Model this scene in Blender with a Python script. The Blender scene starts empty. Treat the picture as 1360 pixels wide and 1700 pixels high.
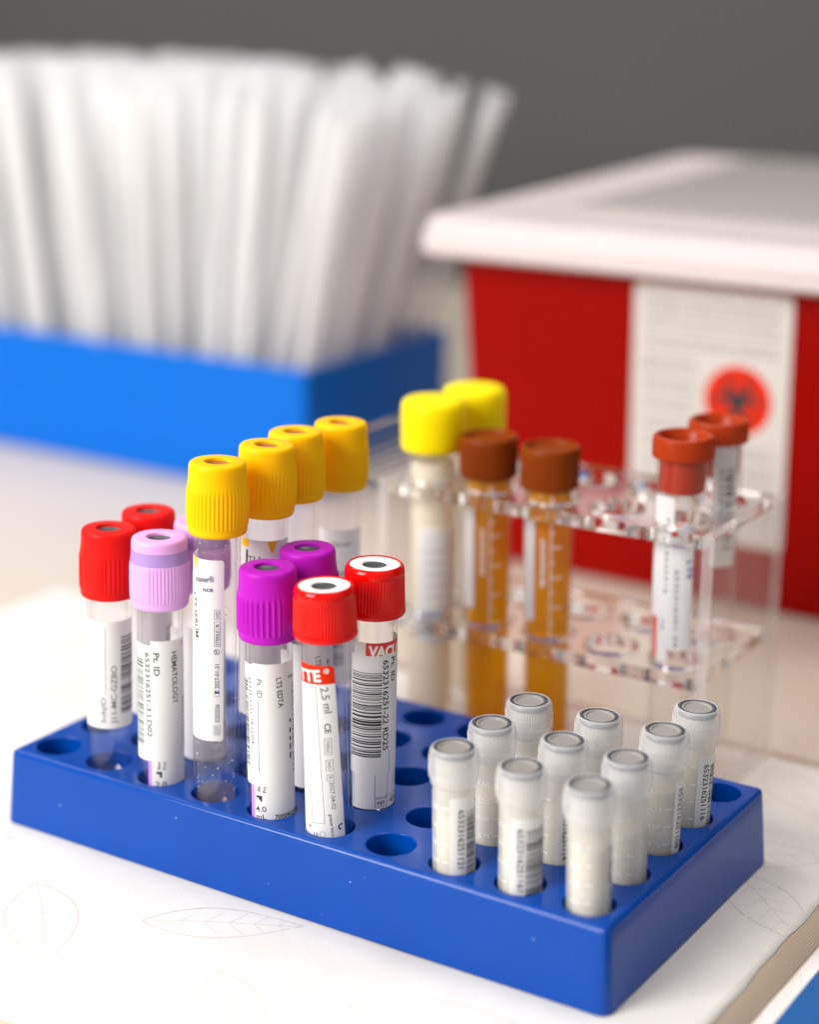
import bpy, bmesh, math, random
from mathutils import Vector, Matrix, Quaternion
S = 0.001                      # everything below is written in millimetres
sc = bpy.context.scene
C = sc.collection
rnd = random.Random(7)

# ---------------------------------------------------------------- camera
CAM = Vector((368.621, -386.027, 249.196))
R_ = Vector((0.84366663, 0.53676067, 0.01070486)); U_ = Vector((-0.15766609, 0.22865674, 0.96065472)); F_ = Vector((-0.51319394, 0.81216013, -0.27753902))
cd = bpy.data.cameras.new('camera'); cam = bpy.data.objects.new('camera', cd); C.objects.link(cam)
m = Matrix((R_, U_, -F_)).transposed().to_4x4(); m.translation = CAM * S
cam.matrix_world = m
cd.sensor_fit = 'VERTICAL'; cd.sensor_height = 36; cd.lens = 3100.12 / 1700 * 36
cd.clip_start = 0.01; cd.clip_end = 50
cd.dof.use_dof = True; cd.dof.focus_distance = 0.514; cd.dof.aperture_fstop = 4.3; cd.dof.aperture_blades = 0
sc.camera = cam
# ---------------------------------------------------------------- world, lights, exposure
w = bpy.data.worlds.new('World'); sc.world = w; w.use_nodes = True
bg = w.node_tree.nodes['Background']; bg.inputs[0].default_value = (1.0, 0.97, 0.95, 1); bg.inputs[1].default_value = 0.32
def area(name, loc, to, sx, sy, power, col):
    l = bpy.data.lights.new(name, 'AREA'); l.shape = 'RECTANGLE'; l.size = sx; l.size_y = sy; l.energy = power; l.color = col
    o = bpy.data.objects.new(name, l); C.objects.link(o); o.location = Vector(loc) * S
    o.rotation_euler = (Vector(to) - Vector(loc)).to_track_quat('-Z', 'Y').to_euler(); return o
area('added_light_front', (-380, -1050, 720), (60, 60, 30), 0.7, 0.7, 20, (1, 0.97, 0.94))  # added key lamp, set low at front left to brighten labels and caps
area('ceiling_light_back', (150, 420, 1400), (60, 150, 0), 1.3, 0.5, 7, (1, 0.95, 0.9))
area('ceiling_light_left', (-900, 100, 1200), (-100, 250, 50), 0.6, 0.9, 6, (0.96, 0.97, 1))
sc.view_settings.view_transform = 'Standard'; sc.view_settings.look = 'None'
sc.view_settings.exposure = 0.34; sc.view_settings.gamma = 1; sc.view_settings.use_curve_mapping = False
sc.render.engine = 'CYCLES'
cy = sc.cycles
cy.use_denoising = True; cy.max_bounces = 14; cy.transmission_bounces = 12; cy.transparent_max_bounces = 32; cy.glossy_bounces = 6; cy.diffuse_bounces = 5
cy.denoiser = 'OPENIMAGEDENOISE'; cy.denoising_input_passes = 'RGB_ALBEDO_NORMAL'; cy.denoising_prefilter = 'ACCURATE'; cy.sample_clamp_indirect = 6; cy.blur_glossy = 0.3

# ---------------------------------------------------------------- materials
def mat(name):
    m = bpy.data.materials.new(name); m.use_nodes = True
    return m, m.node_tree, m.node_tree.nodes['Principled BSDF']
def plastic(name, col, rough=0.35, noise=0.06, bump=0.0, bscale=900, sss=0.0, spec=0.5, coat=0.0, trans=0.0):
    m, nt, b = mat(name)
    b.inputs['Base Color'].default_value = (*col, 1); b.inputs['Roughness'].default_value = rough
    b.inputs['Specular IOR Level'].default_value = spec; b.inputs['Coat Weight'].default_value = coat
    b.inputs['Transmission Weight'].default_value = trans
    if sss:
        b.inputs['Subsurface Weight'].default_value = sss; b.inputs['Subsurface Scale'].default_value = 0.0025
        b.inputs['Subsurface Radius'].default_value = (1, 0.8, 0.7)
    n = nt.nodes
    if noise:
        tc = n.new('ShaderNodeTexCoord'); nz = n.new('ShaderNodeTexNoise'); nz.inputs['Scale'].default_value = bscale * 0.12; nz.inputs['Detail'].default_value = 4
        mr = n.new('ShaderNodeMapRange'); mr.inputs[3].default_value = rough * (1 - noise * 3); mr.inputs[4].default_value = rough * (1 + noise * 3)
        nt.links.new(tc.outputs['Object'], nz.inputs['Vector']); nt.links.new(nz.outputs[0], mr.inputs[0]); nt.links.new(mr.outputs[0], b.inputs['Roughness'])
        mx = n.new('ShaderNodeMix'); mx.data_type = 'RGBA'; mx.inputs[6].default_value = (*[c * (1 - noise) for c in col], 1); mx.inputs[7].default_value = (*[min(1, c * (1 + noise)) for c in col], 1)
        nt.links.new(nz.outputs[0], mx.inputs[0]); nt.links.new(mx.outputs[2], b.inputs['Base Color'])
    if bump:
        tc = n.new('ShaderNodeTexCoord'); nz = n.new('ShaderNodeTexNoise'); nz.inputs['Scale'].default_value = bscale; nz.inputs['Detail'].default_value = 5
        bp = n.new('ShaderNodeBump'); bp.inputs['Strength'].default_value = bump; bp.inputs['Distance'].default_value = 0.0003
        nt.links.new(tc.outputs['Object'], nz.inputs['Vector']); nt.links.new(nz.outputs[0], bp.inputs['Height']); nt.links.new(bp.outputs[0], b.inputs['Normal'])
    return m
def glass(name, col=(1, 1, 1), rough=0.02, ior=1.47):
    m, nt, b = mat(name)
    b.inputs['Base Color'].default_value = (*col, 1); b.inputs['Roughness'].default_value = rough
    b.inputs['IOR'].default_value = ior; b.inputs['Transmission Weight'].default_value = 1.0
    return m
def mixmat(name, base, transp, tcol, rough=0.3, translucent=0.5, scol=None, spec=0.5):
    """cloudy plastic: part lets light straight through, part scatters it, with a gloss"""
    m = bpy.data.materials.new(name); m.use_nodes = True; nt = m.node_tree; n = nt.nodes
    b = n['Principled BSDF']; b.inputs['Base Color'].default_value = (*base, 1); b.inputs['Roughness'].default_value = rough; b.inputs['Specular IOR Level'].default_value = spec
    tl = n.new('ShaderNodeBsdfTranslucent'); tl.inputs[0].default_value = (*(scol or base), 1)
    m1 = n.new('ShaderNodeMixShader'); m1.inputs[0].default_value = translucent
    tr = n.new('ShaderNodeBsdfTransparent'); tr.inputs[0].default_value = (*tcol, 1)
    m2 = n.new('ShaderNodeMixShader'); m2.inputs[0].default_value = transp
    nt.links.new(b.outputs[0], m1.inputs[1]); nt.links.new(tl.outputs[0], m1.inputs[2])
    nt.links.new(m1.outputs[0], m2.inputs[1]); nt.links.new(tr.outputs[0], m2.inputs[2])
    nt.links.new(m2.outputs[0], n['Material Output'].inputs[0]); return m
def clearfilm(name, tint=(0.93, 0.93, 0.94), haze=0.06, rough=0.05, ior=1.45):
    """thin clear wall: transparent, fresnel gloss and a slight haze"""
    m = bpy.data.materials.new(name); m.use_nodes = True; nt = m.node_tree; n = nt.nodes
    tr = n.new('ShaderNodeBsdfTransparent'); tr.inputs[0].default_value = (*tint, 1)
    df = n.new('ShaderNodeBsdfDiffuse'); df.inputs[0].default_value = (0.94, 0.94, 0.94, 1)
    gl = n.new('ShaderNodeBsdfGlossy'); gl.inputs['Roughness'].default_value = rough
    lw = n.new('ShaderNodeFresnel'); ge = n.new('ShaderNodeNewGeometry'); mr = n.new('ShaderNodeMapRange')
    mr.inputs[3].default_value = ior; mr.inputs[4].default_value = 1 / ior        # same reflection from inside and outside
    nt.links.new(ge.outputs['Backfacing'], mr.inputs[0]); nt.links.new(mr.outputs[0], lw.inputs[0])
    a = n.new('ShaderNodeMixShader'); a.inputs[0].default_value = haze
    c = n.new('ShaderNodeMixShader')
    nt.links.new(tr.outputs[0], a.inputs[1]); nt.links.new(df.outputs[0], a.inputs[2])
    nt.links.new(a.outputs[0], c.inputs[1]); nt.links.new(gl.outputs[0], c.inputs[2]); nt.links.new(lw.outputs[0], c.inputs[0])
    nt.links.new(c.outputs[0], n['Material Output'].inputs[0]); return m
M = {}
M['rack'] = plastic('blue rack plastic', (0.0, 0.058, 0.35), 0.12, 0.10, 0.03, 500, spec=0.27)
M['boxblue'] = plastic('bright blue plastic', (0.0, 0.135, 0.60), 0.4, 0.03, spec=0.15)
M['trayblue'] = plastic('tray blue plastic', (0.0, 0.10, 0.33), 0.45, 0.03)
M['gold'] = plastic('gold cap plastic', (1.0, 0.52, 0.0), 0.38, 0.03, 0.04, 1500, spec=0.12, sss=0.25)
M['red'] = plastic('red cap plastic', (0.70, 0.008, 0.006), 0.4, 0.03, 0.04, 1500, spec=0.12, sss=0.1)
M['redgloss'] = plastic('glossy red cap plastic', (0.74, 0.003, 0.001), 0.12, 0.03, 0.0, 1500, spec=0.2, coat=0.2)
M['lav'] = plastic('lavender cap plastic', (0.72, 0.38, 0.78), 0.4, 0.03, 0.03, 1500, sss=0.25)
M['lavband'] = plastic('dark lavender band', (0.38, 0.24, 0.58), 0.4, 0.03, 0.03, 1500)
M['purple'] = plastic('purple cap plastic', (0.44, 0.010, 0.46), 0.38, 0.03, 0.03, 1500, spec=0.12, sss=0.15)
M['yellow'] = plastic('lemon yellow plastic', (0.97, 0.74, 0.0), 0.45, 0.02, spec=0.12, sss=0.2)
M['white'] = plastic('white plastic', (0.88, 0.88, 0.87), 0.3, 0.02)
M['darkrub'] = plastic('dark grey rubber', (0.045, 0.055, 0.06), 0.35, 0.1)
M['brownrub'] = plastic('orange brown rubber', (0.34, 0.085, 0.01), 0.45, 0.1)
M['amber'] = plastic('amber brown cap plastic', (0.22, 0.036, 0.0), 0.4, 0.08, spec=0.12)
M['rust'] = plastic('rust brown stopper plastic', (0.37, 0.032, 0.002), 0.35, 0.08, spec=0.15, coat=0.05)
M['rustin'] = plastic('rust brown stopper inside glass', (0.40, 0.022, 0.0), 0.35, 0.08, spec=0.2)
M['label'] = mixmat('white label paper', (0.88, 0.88, 0.87), 0.0, (1, 1, 1), 0.5, 0.26, spec=0.4)
M['notice'] = plastic('grey white notice paper', (0.60, 0.57, 0.54), 0.5, 0.02)
M['ink'] = plastic('black ink', (0.012, 0.014, 0.02), 0.5, 0)
M['noticeink'] = plastic('notice print', (0.30, 0.29, 0.28), 0.5, 0)
M['navy'] = plastic('navy ink', (0.03, 0.03, 0.14), 0.5, 0)
M['green'] = plastic('dark green ink', (0.012, 0.07, 0.04), 0.5, 0)
M['greyink'] = plastic('grey ink', (0.16, 0.16, 0.17), 0.5, 0)
M['paleink'] = plastic('pale grey ink', (0.56, 0.55, 0.53), 0.5, 0)
M['redink'] = plastic('red ink', (0.75, 0.02, 0.015), 0.4, 0)
M['orangeink'] = plastic('orange red ink', (0.66, 0.022, 0.0), 0.5, 0, spec=0.15)
M['goldink'] = plastic('golden yellow ink', (0.9, 0.50, 0.0), 0.4, 0)
M['purpink'] = plastic('lilac ink', (0.50, 0.22, 0.80), 0.4, 0)
M['blueink'] = plastic('blue ink', (0.06, 0.09, 0.45), 0.4, 0)
M['whiteink'] = plastic('white ink', (0.88, 0.87, 0.84), 0.4, 0)
M['acrylic'] = glass('clear acrylic', (0.995, 0.99, 0.985), 0.07, 1.49)
M['frost'] = mixmat('frosted vial plastic', (0.90, 0.89, 0.85), 0.56, (0.99, 0.98, 0.95), 0.3, 0.22)
M['frostcap'] = mixmat('frosted cap plastic', (0.90, 0.90, 0.91), 0.6, (0.99, 0.99, 0.99), 0.22, 0.22)
M['serum'] = plastic('cream frozen serum', (0.82, 0.765, 0.65), 0.4, 0.06, sss=0.3)
M['ring'] = plastic('dark grey gasket', (0.045, 0.055, 0.07), 0.35, 0.1)
M['disc'] = plastic('pale grey disc', (0.29, 0.275, 0.26), 0.35, 0.05)
M['urine'] = mixmat('amber liquid', (1.0, 0.42, 0.0), 0.45, (1.0, 0.80, 0.0), 0.15, 0.3, (1.0, 0.60, 0.0), spec=0)
M['pale'] = mixmat('pale cloudy liquid', (0.99, 0.91, 0.73), 0.22, (1.0, 0.985, 0.93), 0.3, 0.15)
M['tube'] = clearfilm('clear tube wall', (0.988, 0.982, 0.988), 0.004, 0.03)
M['panel'] = clearfilm('clear acrylic sheet', (0.985, 0.975, 0.965), 0.02, 0.03)
M['edge'] = mixmat('sawn acrylic edge', (0.95, 0.93, 0.92), 0.66, (0.99, 0.98, 0.97), 0.06, 0.4)
M['film'] = mixmat('cloudy wrapper film', (0.96, 0.965, 0.975), 0.58, (1.0, 1.0, 1.0), 0.3, 0.6, spec=0.3)
M['thin'] = clearfilm('thin clear glass', (0.985, 0.98, 0.98), 0.004, 0.03, 1.28)
M['pip'] = mixmat('milky pipette plastic', (0.96, 0.96, 0.96), 0.30, (0.99, 0.99, 0.99), 0.35, 0.5)
M['gel'] = mixmat('clear separator gel', (0.55, 0.48, 0.48), 0.8, (0.97, 0.92, 0.92), 0.15, 0.5)
M['binred'] = plastic('dark red bin plastic', (0.27, 0.001, 0.0), 0.4, 0.04, spec=0.06)
M['lidwhite'] = plastic('pinkish white lid plastic', (0.63, 0.56, 0.555), 0.4, 0.03, sss=0.1)
M['lidpanel'] = plastic('grey beige translucent panel', (0.40, 0.37, 0.35), 0.35, 0.05)
def papermat():
    m, nt, b = mat('white paper towel'); n = nt.nodes
    b.inputs['Roughness'].default_value = 0.85; b.inputs['Specular IOR Level'].default_value = 0.2
    tc = n.new('ShaderNodeTexCoord')
    a = n.new('ShaderNodeTexNoise'); a.inputs['Scale'].default_value = 18; a.inputs['Detail'].default_value = 6
    r = n.new('ShaderNodeValToRGB'); r.color_ramp.elements[0].color = (0.68, 0.65, 0.61, 1); r.color_ramp.elements[1].color = (0.76, 0.74, 0.71, 1)
    r.color_ramp.elements[0].position = 0.35; r.color_ramp.elements[1].position = 0.65
    f = n.new('ShaderNodeTexNoise'); f.inputs['Scale'].default_value = 900; f.inputs['Detail'].default_value = 6
    g = n.new('ShaderNodeTexNoise'); g.inputs['Scale'].default_value = 60; g.inputs['Detail'].default_value = 3
    ad = n.new('ShaderNodeMath'); ad.operation = 'MULTIPLY_ADD'; ad.inputs[1].default_value = 3.0
    bp = n.new('ShaderNodeBump'); bp.inputs['Strength'].default_value = 0.35; bp.inputs['Distance'].default_value = 0.0003
    for x in (a, f, g): nt.links.new(tc.outputs['Object'], x.inputs['Vector'])
    nt.links.new(a.outputs[0], r.inputs[0]); nt.links.new(r.outputs[0], b.inputs['Base Color'])
    nt.links.new(g.outputs[0], ad.inputs[0]); nt.links.new(f.outputs[0], ad.inputs[2]); nt.links.new(ad.outputs[0], bp.inputs['Height']); nt.links.new(bp.outputs[0], b.inputs['Normal'])
    return m
M['paper'] = papermat()
M['leaf'] = plastic('faint leaf print', (0.60, 0.55, 0.50), 0.85, 0)
def noisemat(name, c1, c2, scale, rough):
    m, nt, b = mat(name); n = nt.nodes; b.inputs['Roughness'].default_value = rough
    tc = n.new('ShaderNodeTexCoord'); a = n.new('ShaderNodeTexNoise'); a.inputs['Scale'].default_value = scale; a.inputs['Detail'].default_value = 5
    r = n.new('ShaderNodeValToRGB'); r.color_ramp.elements[0].color = (*c1, 1); r.color_ramp.elements[1].color = (*c2, 1)
    nt.links.new(tc.outputs['Object'], a.inputs['Vector']); nt.links.new(a.outputs[0], r.inputs[0]); nt.links.new(r.outputs[0], b.inputs['Base Color'])
    return m
M['counter'] = noisemat('beige laminate', (0.60, 0.52, 0.425), (0.66, 0.58, 0.485), 9, 0.35)
M['wall'] = noisemat('grey wall paint', (0.068, 0.068, 0.068), (0.08, 0.08, 0.08), 3, 0.8)
def weave():
    m, nt, b = mat('beige woven mesh'); n = nt.nodes; b.inputs['Roughness'].default_value = 0.8
    tc = n.new('ShaderNodeTexCoord'); vs = []
    for ax in (0, 1):
        sp = n.new('ShaderNodeSeparateXYZ'); nt.links.new(tc.outputs['Object'], sp.inputs[0])
        mu = n.new('ShaderNodeMath'); mu.operation = 'MULTIPLY'; mu.inputs[1].default_value = 2 * math.pi / (0.00085 if ax == 0 else 0.0011)
        sn = n.new('ShaderNodeMath'); sn.operation = 'SINE'; nt.links.new(sp.outputs[ax], mu.inputs[0]); nt.links.new(mu.outputs[0], sn.inputs[0]); vs.append(sn)
    mn = n.new('ShaderNodeMath'); mn.operation = 'MINIMUM'; nt.links.new(vs[0].outputs[0], mn.inputs[0]); nt.links.new(vs[1].outputs[0], mn.inputs[1])
    r = n.new('ShaderNodeValToRGB'); r.color_ramp.elements[0].position = 0.05; r.color_ramp.elements[1].position = 0.35
    r.color_ramp.elements[0].color = (0.62, 0.49, 0.37, 1); r.color_ramp.elements[1].color = (0.36, 0.27, 0.19, 1)
    nt.links.new(mn.outputs[0], r.inputs[0]); nt.links.new(r.outputs[0], b.inputs['Base Color']); return m
M['weave'] = weave()

# ---------------------------------------------------------------- mesh helpers
class MB:
    def __init__(s): s.v = []; s.f = []; s.mi = []; s.sm = []
    def add(s, vs, fs, mi=0, smooth=True):
        o = len(s.v); s.v += [tuple(v) for v in vs]
        for f in fs: s.f.append([i + o for i in f]); s.mi.append(mi); s.sm.append(smooth)
    def box(s, x0, x1, y0, y1, z0, z1, mi=0):
        vs = [(x, y, z) for x in (x0, x1) for y in (y0, y1) for z in (z0, z1)]
        s.add(vs, [(0, 1, 3, 2), (4, 6, 7, 5), (0, 4, 5, 1), (2, 3, 7, 6), (0, 2, 6, 4), (1, 5, 7, 3)], mi, False)
    def lathe(s, prof, n=48, mi=0, ribs=0, smooth=True, cx=0, cy=0, phase=0, sharp=2.0, bare=None):
        """prof: (r, z[, rib amplitude]); r = 0 closes the end"""
        rings = []; vs = []
        for p in prof:
            r, z = p[0], p[1]; amp = p[2] if len(p) > 2 else 0
            if r <= 1e-6: rings.append([len(vs)]); vs.append((cx, cy, z)); continue
            ring = []
            for k in range(n):
                a = 2 * math.pi * k / n
                rr = r
                if amp:
                    if bare and bare[0] < math.degrees((a + math.pi) % (2 * math.pi) - math.pi) < bare[1]: ring.append(len(vs)); vs.append((cx + (r + .1) * math.cos(a), cy + (r + .1) * math.sin(a), z)); continue
                    t = 0.5 + 0.5 * math.cos(ribs * a + phase)
                    rr = r + amp * (t ** sharp * 2 - 1)
                ring.append(len(vs)); vs.append((cx + rr * math.cos(a), cy + rr * math.sin(a), z))
            rings.append(ring)
        fs = []
        for a, b in zip(rings, rings[1:]):
            if len(a) == 1 and len(b) == 1: continue
            for k in range(n):
                k2 = (k + 1) % n
                if len(a) == 1: fs.append((a[0], b[k2], b[k]))
                elif len(b) == 1: fs.append((a[k], a[k2], b[0]))
                else: fs.append((a[k], a[k2], b[k2], b[k]))
        s.add(vs, fs, mi, smooth)
    def mesh(s, name, mats, bevel=0, recalc=True, autosmooth=35):
        me = bpy.data.meshes.new(name); me.from_pydata([tuple(c * S for c in v) for v in s.v], [], s.f)
        for m_ in mats: me.materials.append(M[m_])
        for p, mi, sm in zip(me.polygons, s.mi, s.sm): p.material_index = mi; p.use_smooth = sm
        bm = bmesh.new(); bm.from_mesh(me)
        bmesh.ops.remove_doubles(bm, verts=bm.verts, dist=2e-7)
        if bevel: bmesh.ops.bevel(bm, geom=list(bm.edges), offset=bevel * S, segments=3, affect='EDGES', profile=0.5, clamp_overlap=True)
        if recalc: bmesh.ops.recalc_face_normals(bm, faces=bm.faces)
        if autosmooth:
            for e in bm.edges:
                if len(e.link_faces) == 2 and e.calc_face_angle(0) > math.radians(autosmooth): e.smooth = False
        bm.to_mesh(me); bm.free(); return me
def obj(name, me, parent=None):
    o = bpy.data.objects.new(name, me); C.objects.link(o)
    if parent: o.parent = parent
    return o
def tag(o, label=None, cat=None, group=None, kind=None):
    if label: o['label'] = label
    if cat: o['category'] = cat
    if group: o['group'] = group
    if kind: o['kind'] = kind
    return o
def thing(name, loc, label, cat, group=None, axis=(0, 0, 1), az=0):
    o = bpy.data.objects.new(name, None); C.objects.link(o); o.empty_display_size = 0.01
    ax = Vector(axis).normalized(); c = Vector((math.cos(az), math.sin(az), 0)); c = (c - ax * c.dot(ax)).normalized()
    m = Matrix((c, ax.cross(c), ax)).transposed().to_4x4(); m.translation = Vector(loc) * S
    o.matrix_world = m
    return tag(o, label, cat, group)
CACHE = {}
def cached(key, fn):
    if key not in CACHE: CACHE[key] = fn()
    return CACHE[key]

# ---------------------------------------------------------------- flat artwork (u, v) wrapped on a cylinder or laid on a plane
TXT = {}
def text_geo(s, bold):
    k = (s, bold)
    if k not in TXT:
        cu = bpy.data.curves.new('t', 'FONT'); cu.body = s; cu.size = 1; cu.offset = bold; cu.resolution_u = 3
        o = bpy.data.objects.new('t', cu); C.objects.link(o)
        bpy.context.view_layer.update()
        me = bpy.data.meshes.new_from_object(o.evaluated_get(bpy.context.evaluated_depsgraph_get()))
        vs = [(v.co.x, v.co.y) for v in me.vertices]; fs = [list(p.vertices) for p in me.polygons]
        bpy.data.objects.remove(o); bpy.data.curves.remove(cu); bpy.data.meshes.remove(me)
        xs = [v[0] for v in vs] or [0, 1]
        TXT[k] = (vs, fs, min(xs), max(xs))
    return TXT[k]
class Art:
    """layers of flat shapes; every shape has a material and a height over the surface"""
    def __init__(s): s.v = []; s.f = []; s.mi = []; s.mats = []
    def m(s, name):
        if name not in s.mats: s.mats.append(name)
        return s.mats.index(name)
    def poly(s, pts, mat_, lift):
        o = len(s.v); s.v += [(p[0], p[1], lift) for p in pts]; s.f.append(list(range(o, len(s.v)))); s.mi.append(s.m(mat_))
    def rect(s, u0, u1, v0, v1, mat_, lift, rad=0, corners='all', skew=0):
        pts = []
        for (cu, cv, a0, nm) in ((u1, v1, 0, 'tr'), (u0, v1, 90, 'tl'), (u0, v0, 180, 'bl'), (u1, v0, 270, 'br')):
            if rad and (corners == 'all' or nm in corners):
                x = cu - rad if cu == u1 else cu + rad; y = cv - rad if cv == v1 else cv + rad
                for k in range(6):
                    a = math.radians(a0 + 18 * k); pts.append((x + rad * math.cos(a), y + rad * math.sin(a)))
            else: pts.append((cu, cv))
        pts = [(x + skew * (v1 - y) / (v1 - v0), y) for x, y in pts]
        s.poly(pts, mat_, lift)
    def line(s, a, b, wd, mat_, lift):
        d = Vector((b[0] - a[0], b[1] - a[1])); 
        if d.length < 1e-6: return
        n = Vector((-d.y, d.x)).normalized() * wd / 2
        s.poly([(a[0] - n.x, a[1] - n.y), (b[0] - n.x, b[1] - n.y), (b[0] + n.x, b[1] + n.y), (a[0] + n.x, a[1] + n.y)], mat_, lift)
    def frame(s, u0, u1, v0, v1, wd, mat_, lift):
        s.line((u0, v0), (u1, v0), wd, mat_, lift); s.line((u0, v1), (u1, v1), wd, mat_, lift)
        s.line((u0, v0), (u0, v1), wd, mat_, lift + .003); s.line((u1, v0), (u1, v1), wd, mat_, lift + .003)
    def ring(s, c, r0, r1, mat_, lift, a0=0, a1=360, n=28):
        for k in range(n):
            A = math.radians(a0 + (a1 - a0) * k / n); B = math.radians(a0 + (a1 - a0) * (k + 1) / n)
            q = [(c[0] + r1 * math.cos(A), c[1] + r1 * math.sin(A)), (c[0] + r1 * math.cos(B), c[1] + r1 * math.sin(B))]
            if r0 > 0: q += [(c[0] + r0 * math.cos(B), c[1] + r0 * math.sin(B)), (c[0] + r0 * math.cos(A), c[1] + r0 * math.sin(A))]
            else: q += [tuple(c)]
            s.poly(q, mat_, lift)
    def text(s, body, a, b, cap, mat_, lift, bold=0.012):
        """baseline from a to b, capital height cap"""
        vs, fs, x0, x1 = text_geo(body, bold)
        d = Vector((b[0] - a[0], b[1] - a[1])); L = d.length; d.normalize(); n = Vector((-d.y, d.x))
        kx = L / (x1 - x0); ky = cap / 0.73; o = len(s.v)
        for x, y in vs:
            p = Vector(a) + d * ((x - x0) * kx) + n * (y * ky); s.v.append((p.x, p.y, lift))
        for f in fs: s.f.append([i + o for i in f]); s.mi.append(s.m(mat_))
    def barcode(s, u0, u1, v0, v1, mat_, lift, seed=1, unit=0.16, skew=0):
        r = random.Random(seed); v = v1
        while v > v0:
            h = unit * r.choice((1, 1, 1, 2, 2, 3)); 
            if v - h < v0: break
            k = skew * (v1 - v)
            s.poly([(u0 + k, v - h), (u1 + k, v - h), (u1 + k, v), (u0 + k, v)], mat_, lift)
            v -= h + unit * r.choice((1, 1, 2, 2, 3))
    def build(s, name, r=None, step=0.45, place=None):
        me = bpy.data.meshes.new(name); me.from_pydata(s.v, [], s.f)
        for m_ in s.mats: me.materials.append(M[m_])
        for p, mi in zip(me.polygons, s.mi): p.material_index = mi
        bm = bmesh.new(); bm.from_mesh(me)
        if r:
            us = [v[0] for v in s.v]; u = math.floor(min(us) / step) * step + step
            while u < max(us):
                bmesh.ops.bisect_plane(bm, geom=list(bm.verts) + list(bm.edges) + list(bm.faces), dist=1e-6, plane_co=(u, 0, 0), plane_no=(1, 0, 0)); u += step
        for v in bm.verts:
            if r:
                a = v.co.x / r; rr = r + v.co.z; v.co = Vector((rr * math.cos(a), rr * math.sin(a), v.co.y)) * S
            else: v.co = Vector(place(v.co.x, v.co.y, v.co.z)) * S
        bm.to_mesh(me); bm.free()
        if r:
            for p in me.polygons: p.use_smooth = True
        return me
L0, L1, L2, L3 = 0.07, 0.10, 0.20, 0.235      # base label, its print, sticker on top, its print

# ---------------------------------------------------------------- the setting
H = 23.234; DEP = 8.0; PITCH = 20.0
def slab(name, x0, x1, y0, y1, z0, z1, mats, **k):
    b = MB(); b.box(x0, x1, y0, y1, z0, z1); return obj(name, b.mesh(name, mats, **k))
tag(slab('counter_top', -1600, 1200, -900, 955, -31, -1.0, ['counter']), kind='structure')
tag(slab('wall', -2400, 2200, 955.5, 975, -31, 1500, ['wall']), kind='structure')

# ---------------------------------------------------------------- paper towel with leaves
def pz(x, y):
    return 0.10 * math.sin(x * 0.043 + y * 0.021) + 0.08 * math.sin(x * 0.021 - y * 0.067 + 2) + 0.05 * math.sin(x * 0.13 + y * 0.11 + 1) - 0.22
def sheet(x0, x1, y0, y1, zf, nx, ny, th, wob=0.35):
    b = MB(); vs = []; fs = []
    for j in range(ny + 1):
        for i in range(nx + 1):
            x = x0 + (x1 - x0) * i / nx; y = y0 + (y1 - y0) * j / ny
            ex = wob * (math.sin(y * 0.11) + 0.6 * math.sin(y * 0.31 + 1) + 0.3 * math.sin(y * 0.9)) ; ey = wob * (math.sin(x * 0.09) + 0.5 * math.sin(x * 0.37))
            if i == nx: x += ex
            if i == 0: x -= ex
            if j == 0: y += ey
            if j == ny: y -= ey
            vs.append((x, y, zf(x, y)))
    n = len(vs); vs += [(x, y, z - th) for x, y, z in vs]; W = nx + 1
    for j in range(ny):
        for i in range(nx):
            a = j * W + i; fs.append((a, a + 1, a + W + 1, a + W)); fs.append((a + n, a + W + n, a + W + 1 + n, a + 1 + n))
    for i in range(nx): fs.append((i, i + n, i + 1 + n, i + 1)); a = ny * W + i; fs.append((a, a + 1, a + 1 + n, a + n))
    for j in range(ny): a = j * W; fs.append((a, a + W, a + W + n, a + n)); a += nx; fs.append((a, a + n, a + W + n, a + W))
    b.add(vs, fs); return b
def leaf(b, cx, cy, L, Wd, ang, seed):
    r = random.Random(seed); ca, sa = math.cos(ang), math.sin(ang)
    def T(u, v): x = cx + u * ca - v * sa; y = cy + u * sa + v * ca; return x, y
    def ribbon(pts, wd):
        for k in range(len(pts) - 1):
            if r.random() < 0.03: continue
            a = Vector(T(*pts[k])); c = Vector(T(*pts[k + 1])); d = (c - a)
            if d.length < 1e-6 or max(a.x, c.x) > 213.2: continue
            w_ = wd * r.uniform(0.6, 1.3) / 2; n = Vector((-d.y, d.x)).normalized() * w_
            q = [a - n, c - n, c + n, a + n]
            b.add([(p.x, p.y, pz(p.x, p.y) + 0.03) for p in q], [(0, 1, 2, 3)], 1, False)
    N = 40
    for sgn in (1, -1):
        ribbon([(L * (k / N - 0.5), sgn * Wd / 2 * math.sin(math.pi * (k / N) ** 0.85) + r.uniform(-.08, .08)) for k in range(N + 1)], 0.5)
    ribbon([(L * (k / N - 0.5), 0.5 * math.sin(k / N * 4)) for k in range(N + 1)], 0.26)
    for k in range(1, 6):
        t = k / 6.5 - 0.42
        for sgn in (1, -1):
            e = Wd / 2 * 0.72 * math.sin(math.pi * (t + 0.5)); ribbon([(L * t + e * 0.75 * q / 8, sgn * e * q / 8) for q in range(9)], 0.22)
pb = sheet(-152, 214.3, -90, 165, pz, 122, 85, 0.12)
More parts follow.
